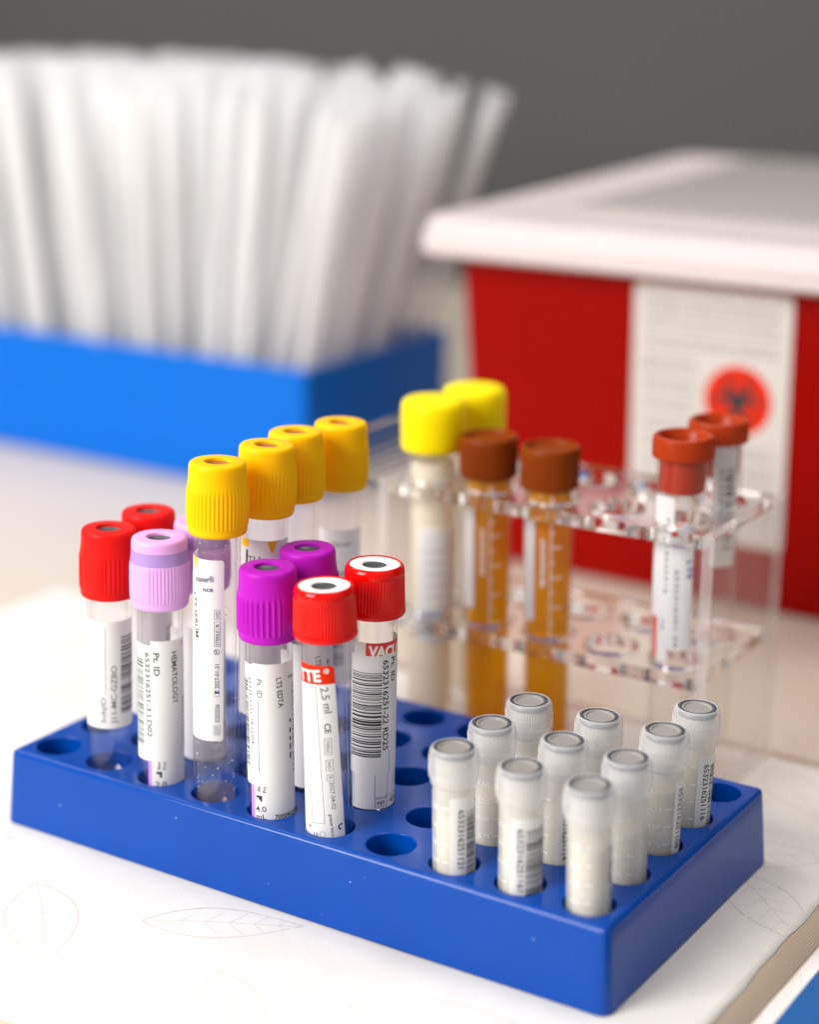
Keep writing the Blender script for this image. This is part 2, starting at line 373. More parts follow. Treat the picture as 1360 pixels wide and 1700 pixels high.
LEAVES = [(40.6, -52.3, 47, 20, -0.76, 1), (82, -25.7, 44, 16.5, 0.52, 2), (113.3, -62.6, 46, 18.5, -0.78, 3), (203, 66, 44, 18.5, -0.74, 4), (189, 96, 44, 18, 0.40, 5), (155, -34, 44, 15, 0.37, 6),
          (-22, -30, 46, 18, 0.5, 7), (-60, -62, 46, 19, -0.76, 8), (-62, 12, 46, 19, -0.7, 9), (-100, -20, 46, 18, 0.45, 10), (-110, 60, 46, 18, -0.7, 11), (-60, 90, 44, 18, 0.5, 12), (30, 135, 44, 18, -0.7, 13), (185, -62, 44, 18, -0.76, 14), (182, 142, 40, 17, -0.76, 15)]
for l in LEAVES: leaf(pb, *l)
tp = tag(obj('paper_towel', pb.mesh('paper_towel', ['paper', 'leaf'], recalc=False, autosmooth=0)), 'white paper towel with faint leaf outlines lying under the blue rack', 'paper towel')
ub = sheet(-40, 214.0, -93.6, -60, lambda x, y: pz(x, y) - 0.25, 60, 8, 0.12)
tag(obj('folded_towel', ub.mesh('folded_towel', ['paper'], recalc=False, autosmooth=0)), 'white folded towel layer peeping out at the front edge of the leaf towel', 'paper towel')
mb_ = sheet(-60, 222.2, -96.5, 170, lambda x, y: -0.62, 10, 10, 0.3, 0.12)
tag(obj('woven_mat', mb_.mesh('woven_mat', ['weave'], recalc=False, autosmooth=0)), 'beige woven mat showing as a strip beside the leaf towel', 'mat')
wb = sheet(222.9, 300, -120, 110, lambda x, y: -0.45 + 0.12 * math.sin(y * .1), 12, 30, 0.3, 0.3)
tag(obj('tray_liner', wb.mesh('tray_liner', ['paper'], recalc=False, autosmooth=0)), 'white paper liner under the blue tray, bottom right of the picture', 'paper sheet')
tb = MB(); tb.box(228.2, 420, -160, 62, 0.1, 1.9)
tray = thing('blue_tray', (300, -40, 0.1), 'flat blue plastic tray at the bottom right edge of the picture', 'tray')
tb = MB(); tb.box(-71.8, 120, -120, 102, 0, 1.8); obj('tray_plate', tb.mesh('tray_plate', ['trayblue'], bevel=0.6), tray)

# ---------------------------------------------------------------- plates with round holes
def hole_plate(b, xs, ys, x0, x1, y0, y1, holes, ztop, rad, n=40, flip=False, mi=0):
    """flat plate made of one cell per hole, each cell square ring -> circle"""
    bx = [x0] + [(a + c) / 2 for a, c in zip(xs, xs[1:])] + [x1]; by = [y0] + [(a + c) / 2 for a, c in zip(ys, ys[1:])] + [y1]; q = n // 4
    for i, cx in enumerate(xs):
        for j, cy_ in enumerate(ys):
            a0, a1, c0, c1 = bx[i], bx[i + 1], by[j], by[j + 1]
            sq = []
            for (p, e) in (((a0, c0), (a1, c0)), ((a1, c0), (a1, c1)), ((a1, c1), (a0, c1)), ((a0, c1), (a0, c0))):
                for k in range(q): t = k / q; sq.append((p[0] + (e[0] - p[0]) * t, p[1] + (e[1] - p[1]) * t, ztop))
            if (i, j) in holes:
                ci = [(cx + rad * math.cos(2 * math.pi * k / n - 0.75 * math.pi), cy_ + rad * math.sin(2 * math.pi * k / n - 0.75 * math.pi), ztop) for k in range(n)]
                fs = [(k, (k + 1) % n, n + (k + 1) % n, n + k) for k in range(n)]
                if flip: fs = [f[::-1] for f in fs]
                b.add(sq + ci, fs, mi, False)
            else:
                b.add(sq, [list(range(n))[::-1] if flip else list(range(n))], mi, True)
    return bx, by
GX = [i * 20.0 for i in range(10)]; GY = [j * 20.116 for j in range(5)]
def rackmesh():
    b = MB(); be = 1.7
    X0, X1, Y0, Y1 = -10.2, 190.3, -10.3, 90.9
    full = {(i, j) for i in range(10) for j in range(5)}
    x0, x1, y0, y1 = X0 + be, X1 - be, Y0 + be, Y1 - be
    bx, by = hole_plate(b, GX, GY, x0, x1, y0, y1, full, H, 7.15)
    # rounded shoulder and drafted sides
    q = 10; loop = []
    for i in range(len(GX)):
        for k in range(q): loop.append((bx[i] + (bx[i + 1] - bx[i]) * k / q, y0, 0, -1))
    def corner(x, y, a0):
        return [(x, y, math.cos(math.radians(a0 + 90 * k / 6)), math.sin(math.radians(a0 + 90 * k / 6))) for k in range(7)]
    side = lambda c0, c1, f: [f(c0[i] + (c0[i + 1] - c0[i]) * k / q) for i in range(len(c0) - 1) for k in range(q)]
    loop = corner(x0, y0, 180) + [(x, y0, 0, -1) for x in side(bx, 0, lambda t: t)][1:] + corner(x1, y0, 270) + [(x1, y, 1, 0) for y in side(by, 0, lambda t: t)][1:]
    loop += corner(x1, y1, 0) + [(x, y1, 0, 1) for x in side(bx, 0, lambda t: t)][:0:-1] + corner(x0, y1, 90) + [(x0, y, -1, 0) for y in side(by, 0, lambda t: t)][:0:-1]
    rings = []
    for k in range(7): a = math.radians(15 * k); rings.append((be * math.sin(a), H - be * (1 - math.cos(a))))
    for k in range(1, 7): t = k / 6; rings.append((be + 1.89 * t, (H - be) * (1 - t) + 0.45 * t))
    rings += [(be + 1.7, 0.1), (be + 1.3, 0.0), (be - 1.5, 0.0)]
    n = len(loop); vs = []; fs = []
    for (d, z) in rings:
        for (x, y, nx, ny) in loop: vs.append((x + nx * d, y + ny * d, z))
    for r in range(len(rings) - 1):
        for k in range(n): k2 = (k + 1) % n; fs.append((r * n + k, (r + 1) * n + k, (r + 1) * n + k2, r * n + k2))
    b.add(vs, fs)
    b.add([vs[(len(rings) - 1) * n + k] for k in range(n)], [list(range(n))[::-1]], 0, False)
    for i, x in enumerate(GX):
        for j, y in enumerate(GY):
            d = DEP if (i, j) in OCC else 19.0
            b.lathe([(7.15, H), (6.95, H - .08), (6.83, H - .3), (6.8, H - .6), (6.75, H - d + 0.02), (0, H - d)], 40, cx=x, cy=y)
    r = random.Random(5)
    for k in range(7):                          # specks of dust and small nicks on the front
        x, z, q = r.uniform(5, 180), r.uniform(3, 19), r.uniform(.1, .28)
        y = Y0 - 1.89 * (H - be - z) / (H - be) - .0
        b.add([(x - q, y, z - q * .5), (x + q * .3, y, z - q * .8), (x + q * 1.2, y, z + q * .6), (x, y, z + q), (x, y - .08, z)], [(0, 1, 4), (1, 2, 4), (2, 3, 4), (3, 0, 4)], 1)
    return b
OCC = {(1, 0), (1, 1), (2, 0), (2, 1), (3, 0), (3, 1), (3, 2), (3, 3), (4, 0), (4, 1), (5, 0), (5, 1), (7, 0), (8, 0), (9, 0), (7, 1), (8, 1), (9, 1), (7, 2), (8, 2), (9, 2), (9, 3)}
tag(obj('tube_rack', rackmesh().mesh('tube_rack', ['rack', 'paleink'], recalc=False, autosmooth=28)), 'glossy royal blue plastic test tube rack with fifty round holes', 'tube rack')

# ---------------------------------------------------------------- collection tubes
def shell(Rr, L, wall=1.0, n=56):
    def f():
        b = MB(); p = []
        for k in range(9): a = math.radians(90 * k / 8); p.append((Rr * math.sin(a), Rr - Rr * math.cos(a)))
        p.append((Rr, L)); p.append((Rr - wall, L))
        ri = Rr - wall
        for k in range(8, -1, -1): a = math.radians(90 * k / 8); p.append((ri * math.sin(a), Rr - ri * math.cos(a)))
        b.lathe(p, n); return b.mesh('tube_body', ['tube'])
    return cached(('shell', Rr, L, wall), f)
def softcap(kind):
    """tall rubber lined safety cap: smooth collar, ribbed skirt, rounded foot"""
    def f():
        b = MB(); ribs = {'gold': 46, 'purple': 34, 'red': 40, 'lav': 52}[kind]; amp = {'gold': .15, 'purple': .24, 'red': .13, 'lav': .10}[kind]; n = ribs * 6
        low = [(6.7, 0), (7.5, 0), (7.95, 0.25), (8.25, 0.8), (8.3, 1.5), (8.2, 2.1), (8.3, 2.4, 0), (8.42, 2.8, amp), (8.47, 7, amp), (8.42, 11.8, amp), (8.4, 12.6, amp * .7), (8.32, 13.3, 0)]
        top = [(8.15, 14.6), (7.98, 16.2), (7.92, 18.4), (7.85, 19.2), (7.6, 19.8), (7.2, 20.1), (6.8, 20.2), (3.85, 20.2), (3.65, 20.05), (3.58, 19.8), (3.52, 17.2)]
        mats = [kind]
        if kind == 'lav':
            b.lathe(low, n, 0, ribs, bare=(-75, -20)); b.lathe([(8.32, 13.3), (8.15, 14.6), (7.98, 16.2), (7.95, 17.0)], n, 1); b.lathe([(7.95, 17.0)] + top[2:], n, 0); mats = ['lav', 'lavband']
        else: b.lathe(low + top, n, 0, ribs, bare={'purple': (28, 62), 'red': (-60, -12)}.get(kind))
        return b.mesh('cap', mats, recalc=False)
    return cached(('cap', kind), f)
def stopper(kind):
    def f():
        b = MB(); b.lathe([(0, 18.5), (1.5, 18.6), (2.8, 18.9), (3.5, 19.3), (3.5, 16), (5.4, 15.5), (5.4, 5), (5.3, 1), (4.6, .6), (0, .6)], 36)
        return b.mesh('stopper', [kind])
    return cached(('stop', kind), f)
def hardcap():
    def f():
        b = MB(); ribs = 62; n = ribs * 5; a = 0.10
        b.lathe([(6.75, 0), (8.0, 0), (8.45, .2), (8.75, .7), (8.8, 1.2), (8.62, 1.8), (8.55, 2.2, 0), (8.52, 2.5, a), (8.3, 8, a), (8.2, 11.3, a), (8.2, 11.6, 0), (8.32, 11.9), (8.32, 12.4), (8.2, 13.2), (7.85, 14.0), (7.4, 14.35), (7.1, 14.3), (7.0, 13.9)], n, 0, ribs)
        return b.mesh('cap', ['redgloss'], recalc=False)
    return cached('hard', f)
def insert():
    def f():
        b = MB(); b.lathe([(6.99, 13.5), (6.95, 14.05), (6.5, 14.15), (4.0, 14.15), (3.5, 14.0), (3.35, 13.6), (3.3, 11)], 48); return b.mesh('insert_ring', ['white'], recalc=False)
    return cached('ins', f)
def plug():
    def f():
        b = MB(); b.lathe([(0, 13.2), (1.6, 13.3), (2.6, 13.5), (3.33, 13.7), (3.33, 11), (5.4, 10.5), (5.4, 1), (5.0, .5), (0, .5)], 40); return b.mesh('stopper', ['darkrub'])
    return cached('plug', f)

def base_art(a, u0, u1, v0, v1, col=None):
    a.rect(u0, u1, v0, v1, 'label', L0)
def art_red_front():
    a = Art(); a.rect(-10.4, 11.5, 20.8, 53.8, 'label', L0, 0.6)
    a.barcode(3.3, 9.6, 24.6, 48.9, 'ink', L1, 11, 0.19)
    a.text('J11-MC-GZBO', (1.9, 22.4), (1.97, 40.3), 1.7, 'greyink', L1)
    a.text('SubjID', (-1.3, 22.5), (-1.25, 30.4), 1.5, 'greyink', L1); a.line((-1.25, 31.6), (-1.3, 51.9), 0.12, 'greyink', L1)
    r = random.Random(3); v = 22
    while v < 38: h = r.uniform(.3, 1.1); a.line((-4.9, v), (-4.9 + r.uniform(-.4, .4), v + h), 0.35, 'paleink', L1); v += h + r.uniform(.2, .6)
    return a
def art_lav_front():
    a = Art()
    a.rect(-3.0, 17.5, 7.3, 52, 'label', L0, 0.3); a.rect(-4.05, -3.0, 7.3, 15.6, 'purpink', L0)
    a.rect(-9.6, 6.9, 15.3, 50.6, 'label', L2, 0.9, 'trbr')
    a.text('HEMATOLOGY', (3.0, 48.5), (3.4, 32.7), 1.75, 'green', L3, 0.012)
    a.text('Pt. ID', (-2.1, 48.5), (-1.95, 41.6), 1.7, 'green', L3)
    a.text('6532316251-3 LD02', (-4.75, 48.3), (-4.1, 22.8), 1.5, 'green', L3)
    a.barcode(-8.9, -5.35, 19.6, 46, 'green', L3, 5, 0.2)
    a.text('Bect', (-0.48, 12.9), (-0.46, 15.3), 0.9, 'ink', L1); a.text('Fran', (1.1, 12.8), (1.12, 15.3), 0.9, 'ink', L1)
    a.poly([(-1.6, 12.2), (0, 12.2), (0, 10.4), (-.7, 10.4), (-.7, 11.4), (-1.6, 11.4)], 'ink', L1)
    a.text('2.0', (-1.9, 7.45), (1.3, 7.45), 1.7, 'ink', L1)
    a.text('VACUTAINER', (7.5, 34.3), (8.0, 17.6), 1.2, 'ink', L1, .02)
    a.poly([(7.0, 51), (8.0, 51), (7.5, 48.6)], 'purpink', L1)
    return a
def art_gold_front():
    a = Art(); a.rect(-14, 1.85, 26.4, 79.5, 'label', L0, 0.9, 'trbr')
    a.rect(-14, -5.75, 34.6, 74.5, 'label', L2, 0.6, 'trbr')
    a.poly([(-8.9, 79.4), (-6.0, 79.4), (-7.0, 76.0)], 'goldink', L1)
    a.text('utainer®', (-6.9, 72.75), (-0.9, 73.35), 1.75, 'navy', L3 + .02, .004); a.text('nce', (-4.0, 70.3), (-1.1, 70.55), 1.5, 'navy', L3 + .02, .006)
    a.text('LTS SERUM', (-7.95, 69.2), (-6.9, 56.4), 1.35, 'green', L3, .015)
    B = 0.74
    a.text('LOT', (0.56, 28.7), (0.55, 30.9), 1.0, 'navy', L1); a.frame(-.75, .9, 28.35, 31.2, 0.1, 'navy', L1)
    a.text('5202556', (B, 32.1), (B - .02, 37.5), 1.25, 'navy', L1)
    a.poly([(-.6, 40.7), (.6, 40.7), (.6, 41.6), (.1, 41.2), (-.6, 41.6)], 'navy', L1); a.frame(-.6, .6, 39.9, 41.6, .09, 'navy', L1 + .005)
    a.text('2027-01-31', (0.6, 42.2), (0.58, 49.4), 1.2, 'navy', L1)
    a.ring((-.1, 53.0), .72, .86, 'navy', L1, n=20); a.text('2', (-.55, 52.55), (.2, 52.6), 0.95, 'navy', L1); a.line((-.7, 53.5), (.5, 52.4), .12, 'navy', L1 + .006)
    a.text('STERILE', (.56, 54.95), (.55, 59.3), 1.0, 'navy', L1); a.frame(-.75, .9, 54.6, 61.85, .1, 'navy', L1); a.line((-.75, 59.75), (.9, 59.75), .1, 'navy', L1 + .006)
    a.text('R', (.56, 60.3), (.55, 61.3), 1.0, 'navy', L1)
    a.text('IVD', (.56, 62.9), (.55, 64.9), 1.0, 'navy', L1); a.frame(-.75, .9, 62.5, 65.3, .1, 'navy', L1)
    return a
def art_gold_back():
    a = Art(); a.rect(-9.5, 10, 27, 80, 'label', L0, 0.4)
    a.rect(-9.0, -4.9, 77.5, 80.0, 'goldink', L1, .5); a.rect(-6.0, -5.2, 70, 76.8, 'ink', L1)
    a.poly([(.5, 80), (3.5, 79.9), (2.5, 76.6), (1.7, 76.6)], 'goldink', L1)
    a.text('TU', (-5.2, 73.6), (-1.2, 73.8), 1.6, 'ink', L1, .01)
    a.rect(7.0, 8.2, 30, 75, 'goldink', L1)
    a.text('BECT', (5.0, 66), (5.1, 58), 1.6, 'ink', L1, .02)
    return a
def art_gold_third():
    a = Art(); a.rect(-12, 10, 24, 66.5, 'label', L0, 0.4); a.barcode(-6, 0, 30, 60, 'ink', L1, 8, .22)
    a.text('IVD', (2, 62), (5, 62), 1.3, 'greyink', L1); return a
def art_gold_fourth():
    a = Art(); a.rect(-7.5, 9, 24, 73.2, 'label', L0, 1.0); a.text('6532316251', (-3, 68.0), (4, 68.2), 1.3, 'greyink', L1); a.barcode(-6, 2, 30, 60, 'ink', L1, 9, .22); return a
def art_bottom(a, vol, u=0.0, v=0.0):
    a.text('Bect', (-3.12 + u, 15.95 + v), (-3.08 + u, 18.4 + v), 1.05, 'ink', L1); a.text('Fran', (-1.42 + u, 15.8 + v), (-1.38 + u, 18.6 + v), 1.05, 'ink', L1)
    a.poly([(-4.4 + u, 14.7 + v), (-2.6 + u, 14.7 + v), (-2.6 + u, 12.9 + v), (-2.9 + u, 12.9 + v), (-2.9 + u, 13.3 + v), (-3.2 + u, 13.0 + v), (-3.3 + u, 13.7 + v), (-3.6 + u, 13.4 + v), (-3.7 + u, 14.1 + v), (-4.4 + u, 13.9 + v)], 'ink', L1)
    a.text(vol, (-4.6 + u, 9.75 + v), (-1.35 + u, 10.05 + v), 1.75, 'ink', L1, .006); a.text('mL', (-4.55 + u, 7.5 + v), (-1.4 + u, 7.75 + v), 1.65, 'ink', L1, .006)
def art_purple_front():
    a = Art(); a.rect(-5.1, 17, 7.3, 53.6, 'label', L0, .3); a.rect(-6.4, -5.1, 7.3, 18.5, 'purpink', L0)
    a.rect(-9.2, 5.25, 17.6, 53.0, 'label', L2, 1.0, 'trbrbl', skew=.7)
    a.text('LTS EDTA', (1.75, 49.5), (2.3, 40.8), 1.6, 'ink', L3)
    a.text('Pt. ID', (-3.6, 49.2), (-3.45, 43.8), 1.5, 'greyink', L3, .01); a.line((-3.3, 43.3), (-3.25, 21.8), .13, 'ink', L3)
    a.text('6532316251-18 LD04', (-6.6, 49.2), (-5.7, 29.8), 1.15, 'greyink', L3, .01)
    a.barcode(-8.9, -6.95, 23.2, 48.4, 'ink', L3, 21, .2, .02)
    a.text('iner', (5.6, 48.7), (8.4, 48.2), 1.4, 'navy', L1)
    for v0, v1 in ((35.6, 36.6), (32.5, 34.0), (30.2, 31.4), (27.6, 29.4), (24.8, 26.8)): a.rect(6.05, 6.7, v0, v1, 'ink', L1, .25)
    a.text('VACUTAINER 6532', (7.4, 47), (8.0, 20), 1.0, 'ink', L1, .01)
    art_bottom(a, '4.0')
    a.text('700040249', (0.95, 7.85), (9.0, 7.75), 1.35, 'ink', L1)
    return a
def art_purple_back():
    a = Art(); a.rect(-8, 17, 9.5, 53, 'label', L0, .3); a.rect(-9.2, -8, 9.5, 53, 'purpink', L0); art_bottom(a, '4.0', 6.2, 1.0)
    a.text('LTS EDTA', (1.6, 49.5), (1.8, 40.8), 1.6, 'ink', L1); a.text('6532316251-19', (5.2, 48), (5.4, 26), 1.2, 'ink', L1); return a
def art_lav_back():
    a = Art(); a.rect(-8, 17, 8.3, 50, 'label', L0, .3); a.rect(-9.1, -8, 8.3, 50, 'purpink', L0)
    a.text('HEP', (3.0, 50), (3.2, 40), 2.1, 'ink', L1, .02); a.text('VACUT', (4.0, 34), (4.3, 22), 2.2, 'ink', L1, .03)
    art_bottom(a, '2.0', 6.6, 0.2); a.rect(7.0, 7.9, 9, 20, 'purpink', L1); return a
def art_red_back():
    a = Art(); a.rect(-10, 10, 18, 54, 'label', L0, .6); a.barcode(5, 9, 24, 46, 'ink', L1, 14, .2); return a
def art_rw_front():
    a = Art(); sk = lambda v: 2.2 + (57.5 - v) * 0.0465
    pts = [(-11.0, 7.6), (sk(7.5), 7.5), (sk(56.7), 56.7), (sk(57.4) - .6, 57.5), (-11.0, 57.4)]
    a.poly(pts, 'label', L0); a.poly([(-11, 51.6), (sk(52.2), 52.4), (sk(56.7), 56.7), (sk(57.4) - .6, 57.5), (-11, 57.4)], 'orangeink', L1)
    a.text('TTE', (-9.0, 52.2), (-1.3, 53.1), 3.3, 'whiteink', L1 + .03, .03); a.ring((.1, 56.0), .5, .72, 'whiteink', L1 + .03, n=16); a.ring((.1, 56.0), 0, .25, 'whiteink', L1 + .03, n=8)
    a.text('2.5 ml', (-1.65, 51.3), (-.6, 43.9), 2.2, 'greyink', L1 + .02)
    a.text('CE', (-.8, 41.0), (-.55, 38.2), 1.7, 'ink', L1)
    for i, (u0, u1, v0, v1) in enumerate(((-.85, 1.0, 32.1, 36.8), (-.6, 1.35, 27.4, 30.5), (-.35, 1.45, 24.4, 26.2))):
        a.frame(u0, u1, v0, v1, .11, 'greyink', L1)
        a.text(('STERILE', 'IVD', 'R')[i], (u0 + .5, v1 - .5), (u0 + .55, v0 + .5), .8, 'greyink', L1)
    a.text('2027-04-02', (.3, 24.0), (.75, 16.0), 1.25, 'greyink', L1, .006)
    a.text('Surname', (-4.65, 50.7), (-4.35, 43.5), 1.2, 'paleink', L1)
    fr = [(-6.75, 51.3), (-2.85, 51.35), (-1.25, 11.9), (-5.6, 11.5)]
    for p, q in ((0, 1), (1, 2), (2, 3)): a.line(fr[p], fr[q], .12, 'greyink', L1)
    a.line((-6.75, 51.3), (-4.85, 11.9), .12, 'greyink', L1 + .004)
    a.text('greiner bio-o', (-.05, 14.6), (.55, 8.0), .9, 'ink', L1)
    a.ring((3.3, 10.6), .55, .95, 'ink', L1, 60, 250, 14); a.ring((2.9, 10.0), .0, .35, 'ink', L1, n=10)
    a.text('LR', (-6.8, 10.0), (-5.4, 9.9), .9, 'greyink', L1); a.ring((-1.9, 8.6), .75, .85, 'greyink', L1, n=16); a.text('10', (-4.6, 7.9), (-3.2, 7.9), 1.0, 'greyink', L1)
    return a
def art_rw_back():
    a = Art(); a.rect(-6.0, 14, 8.2, 57.7, 'label', L0, .3); a.rect(-2.15, 14, 53.5, 57.7, 'redink', L1)
    a.text('VACU', (-1.5, 53.9), (8.2, 53.4), 3.1, 'whiteink', L1 + .03, .05)
    a.rect(-7.0, 13.5, 18.7, 54.0, 'label', L2, .5, 'blbr')
    a.barcode(-6.4, 2.55, 23.8, 49.0, 'ink', L3, 77, .2)
    a.text('6532316251-22 RD25', (2.75, 52.6), (3.1, 25.8), 1.75, 'ink', L3, .014)
    a.text('Pt. ID', (5.35, 53.0), (5.5, 45.8), 1.7, 'ink', L3, .012); a.line((5.15, 25.6), (5.25, 18.8), .11, 'ink', L3)
    for u in (-5.3, 1.0, 4.9, 7.6): a.line((u, 18.6), (u, 11.6 if u > 0 else 8.3), .13, 'ink', L1)
    a.line((1.0, 11.6), (9, 11.9), .13, 'ink', L1 + .004)
    a.frame(1.1, 4.8, 8.9, 11.3, .13, 'ink', L1); a.text('REF', (1.8, 9.5), (4.2, 9.6), 1.0, 'ink', L1, .02); a.text('454', (5.9, 9.2), (9.4, 9.3), 1.8, 'ink', L1)
    return a
TUBES = [  # hole, kind, axis, length, art, labels
 ((1, 0), 'red', (.0207, .0186, .9996), 80.3, art_red_front, 'front tube with a red cap and a white barcode label, leftmost in the blue rack'),
 ((1, 1), 'red', (.005, .004, 1), 80.8, art_red_back, 'red capped tube standing behind the leftmost red capped tube'),
 ((2, 0), 'lav', (.012, .0102, .9999), 81.1, art_lav_front, 'tube with a pale lavender cap and a label reading HEMATOLOGY'),
 ((2, 1), 'lav', (.004, .004, 1), 80.9, art_lav_back, 'pale lavender capped tube mostly hidden behind the front gold capped tube'),
 ((3, 0), 'gold', (.0171, .0136, .9998), 105.9, art_gold_front, 'gold capped front tube with droplets inside and an LTS SERUM sticker'),
 ((3, 1), 'gold', (.0283, .0212, .9994), 106.6, art_gold_back, 'tall gold capped tube second from the front, with a yellow triangle on its label'),
 ((3, 2), 'gold', (0, 0, 1), 106.4, art_gold_third, 'tall gold capped tube third from the front, wedged between two other gold caps'),
 ((3, 3), 'gold', (.0133, .0095, .9999), 105.2, art_gold_fourth, 'tall gold capped tube at the back end of the gold row, beside the acrylic rack'),
 ((4, 0), 'purple', (-.0046, -.0034, 1), 79.5, art_purple_front, 'tube with a vivid purple cap and a label reading LTS EDTA and 4.0 mL'),
 ((4, 1), 'purple', (-.0138, -.01, .9998), 79.8, art_purple_back, 'vivid purple capped tube standing behind the front purple one'),
 ((5, 0), 'hard', (-.0164, -.0115, .9998), 78.1, art_rw_front, 'leaning tube with glossy red cap and red band label reading 2.5 ml'),
 ((5, 1), 'hard', (.0084, .0056, .9999), 78.7, art_rw_back, 'tube with glossy red cap, white ring and large barcode marked RD25'),
]
GRP = {'red': 'red capped blood tubes', 'lav': 'lavender capped blood tubes', 'gold': 'gold capped serum tubes', 'purple': 'purple capped blood tubes', 'hard': 'red and white capped blood tubes'}
def aim(x, y): return math.atan2(CAM.y - y, CAM.x - x)
for (ij, kind, ax, L, art, lab) in TUBES:
    x, y = ij[0] * PITCH, GY[ij[1]]
    t = thing('blood_tube', (x, y, H - DEP), lab, 'blood tube', GRP[kind], ax, aim(x, y))
    ch = 14.35 if kind == 'hard' else 20.2
    z0 = round(L - ch, 1)
    body = obj('tube_body', shell(6.5, round(z0 + 9, 0)), t)
    cp = obj('cap', hardcap() if kind == 'hard' else softcap(kind), t); cp.location = (0, 0, (L - ch) * S)
    if kind == 'hard': obj('insert_ring', insert(), cp); obj('stopper', plug(), cp)
    else: obj('stopper', stopper('brownrub' if kind == 'gold' else 'darkrub'), cp)
    lb = obj('paper_label', art().build('paper_label', 6.5), t)
    if ij == (3, 0):
        b = MB(); r = random.Random(4)
        for k in range(150):
            a = r.uniform(-2.2, 2.2); z = r.choice([r.uniform(9, 26), r.uniform(60, 84), r.uniform(80, 86), r.uniform(20, 84)]); rr = r.uniform(.07, .22)
            if r.random() < .12: rr *= 1.6
            cx_, cy_ = 5.48 * math.cos(a), 5.48 * math.sin(a)
            vs = [(cx_ + rr, cy_, z), (cx_ - rr, cy_, z), (cx_, cy_ + rr, z), (cx_, cy_ - rr, z), (cx_, cy_, z + rr), (cx_, cy_, z - rr)]
            b.add(vs, [(0, 2, 4), (2, 1, 4), (1, 3, 4), (3, 0, 4), (2, 0, 5), (1, 2, 5), (3, 1, 5), (0, 3, 5)])
        tag(obj('droplets', b.mesh('droplets', ['whiteink'], autosmooth=0), t), kind='stuff')
        b = MB(); p = []
        for k in range(9): q = math.radians(90 * k / 8); p.append((5.4 * math.sin(q), 6.5 - 5.4 * math.cos(q)))
        vs_top = [(5.4, 9.0), (3.5, 10.5), (0, 12)]
        b.lathe(p + vs_top, 40); obj('gel', b.mesh('gel', ['gel']), t)

# ---------------------------------------------------------------- cryovials
def vial_body():
    b = MB()
    b.lathe([(0, 0.2), (4.6, 0.2), (5.2, 0.0), (5.55, .3), (5.68, 1.0), (5.7, 29.3), (5.45, 30.1), (5.3, 30.6), (5.5, 31.0), (5.75, 31.2), (5.75, 31.6), (5.0, 31.7), (5.0, 39), (4.2, 39), (4.55, 30), (4.6, 2.2), (3.5, 1.3), (0, 1.2)], 48)
    return b.mesh('vial_body', ['frost'])
def vial_contents():
    b = MB(); b.lathe([(0, 1.3), (3.4, 1.4), (4.5, 2.3), (4.52, 24.5), (4.0, 25.2), (0, 25.0)], 32); return b.mesh('contents', ['serum'])
def vial_cap():
    b = MB(); n = 60 * 4; a = .10
    b.lathe([(5.9, 0), (6.1, 0), (6.25, .3), (6.3, 1.2), (6.7, 2.2), (6.72, 2.9), (6.62, 3.1), (6.62, 3.5, a * .5), (6.66, 3.8, a), (6.62, 5.0, a), (6.58, 5.2, 0), (6.66, 5.35), (6.64, 5.7), (6.58, 5.9, 0), (6.6, 6.1, a), (6.5, 7.6, a), (6.5, 7.9, 0), (6.45, 8.7), (6.25, 9.4), (5.9, 9.85), (5.5, 10.0), (5.36, 9.9), (5.34, 9.3), (4.0, 9.2), (0, 9.2)], n, 0, 60)
    return b.mesh('screw_cap', ['frostcap'], recalc=False)
def vial_ring():
    b = MB(); b.lathe([(4.35, 7.9), (4.4, 9.75), (4.8, 9.97), (5.3, 9.87), (5.32, 7.9)], 48); return b.mesh('gasket_ring', ['ring'])
def vial_disc():
    b = MB(); b.lathe([(4.34, 9.25), (4.3, 9.75), (4.05, 9.85), (3.65, 9.75), (3.4, 9.45), (0, 9.4)], 48); return b.mesh('disc_insert', ['disc'])
def grads(a, u, v0=5.0, n=5):
    for k in range(n):
        v = v0 + 5.1 * k; a.line((u, v), (u + 2.0, v), .32, 'whiteink', .03)
        a.text(('0.50', '0.75', '1.00', '1.25', '1.50')[k], (u - 4.0, v - .7), (u - .8, v - .7), 1.3, 'whiteink', .03, .015)
def ca(u0, v0, v1, num, s0, s1, b0=None, w_=8.2, seed=1, skew=0, cap=1.75, g=None, bu=None):
    def f():
        a = Art()
        if u0 is not None:
            a.rect(u0, u0 + w_, v0, v1, 'label', L0, .8, 'tltr', skew=skew)
            a.text(num, s0, s1, cap, 'ink', L1, .012)
            if b0 is not None: a.barcode(b0, (bu or u0 + w_ - .4), v0 + .5, s0[1] - .6, 'ink', L1, seed, .17)
        if g is not None: grads(a, *g)
        return a
    return f
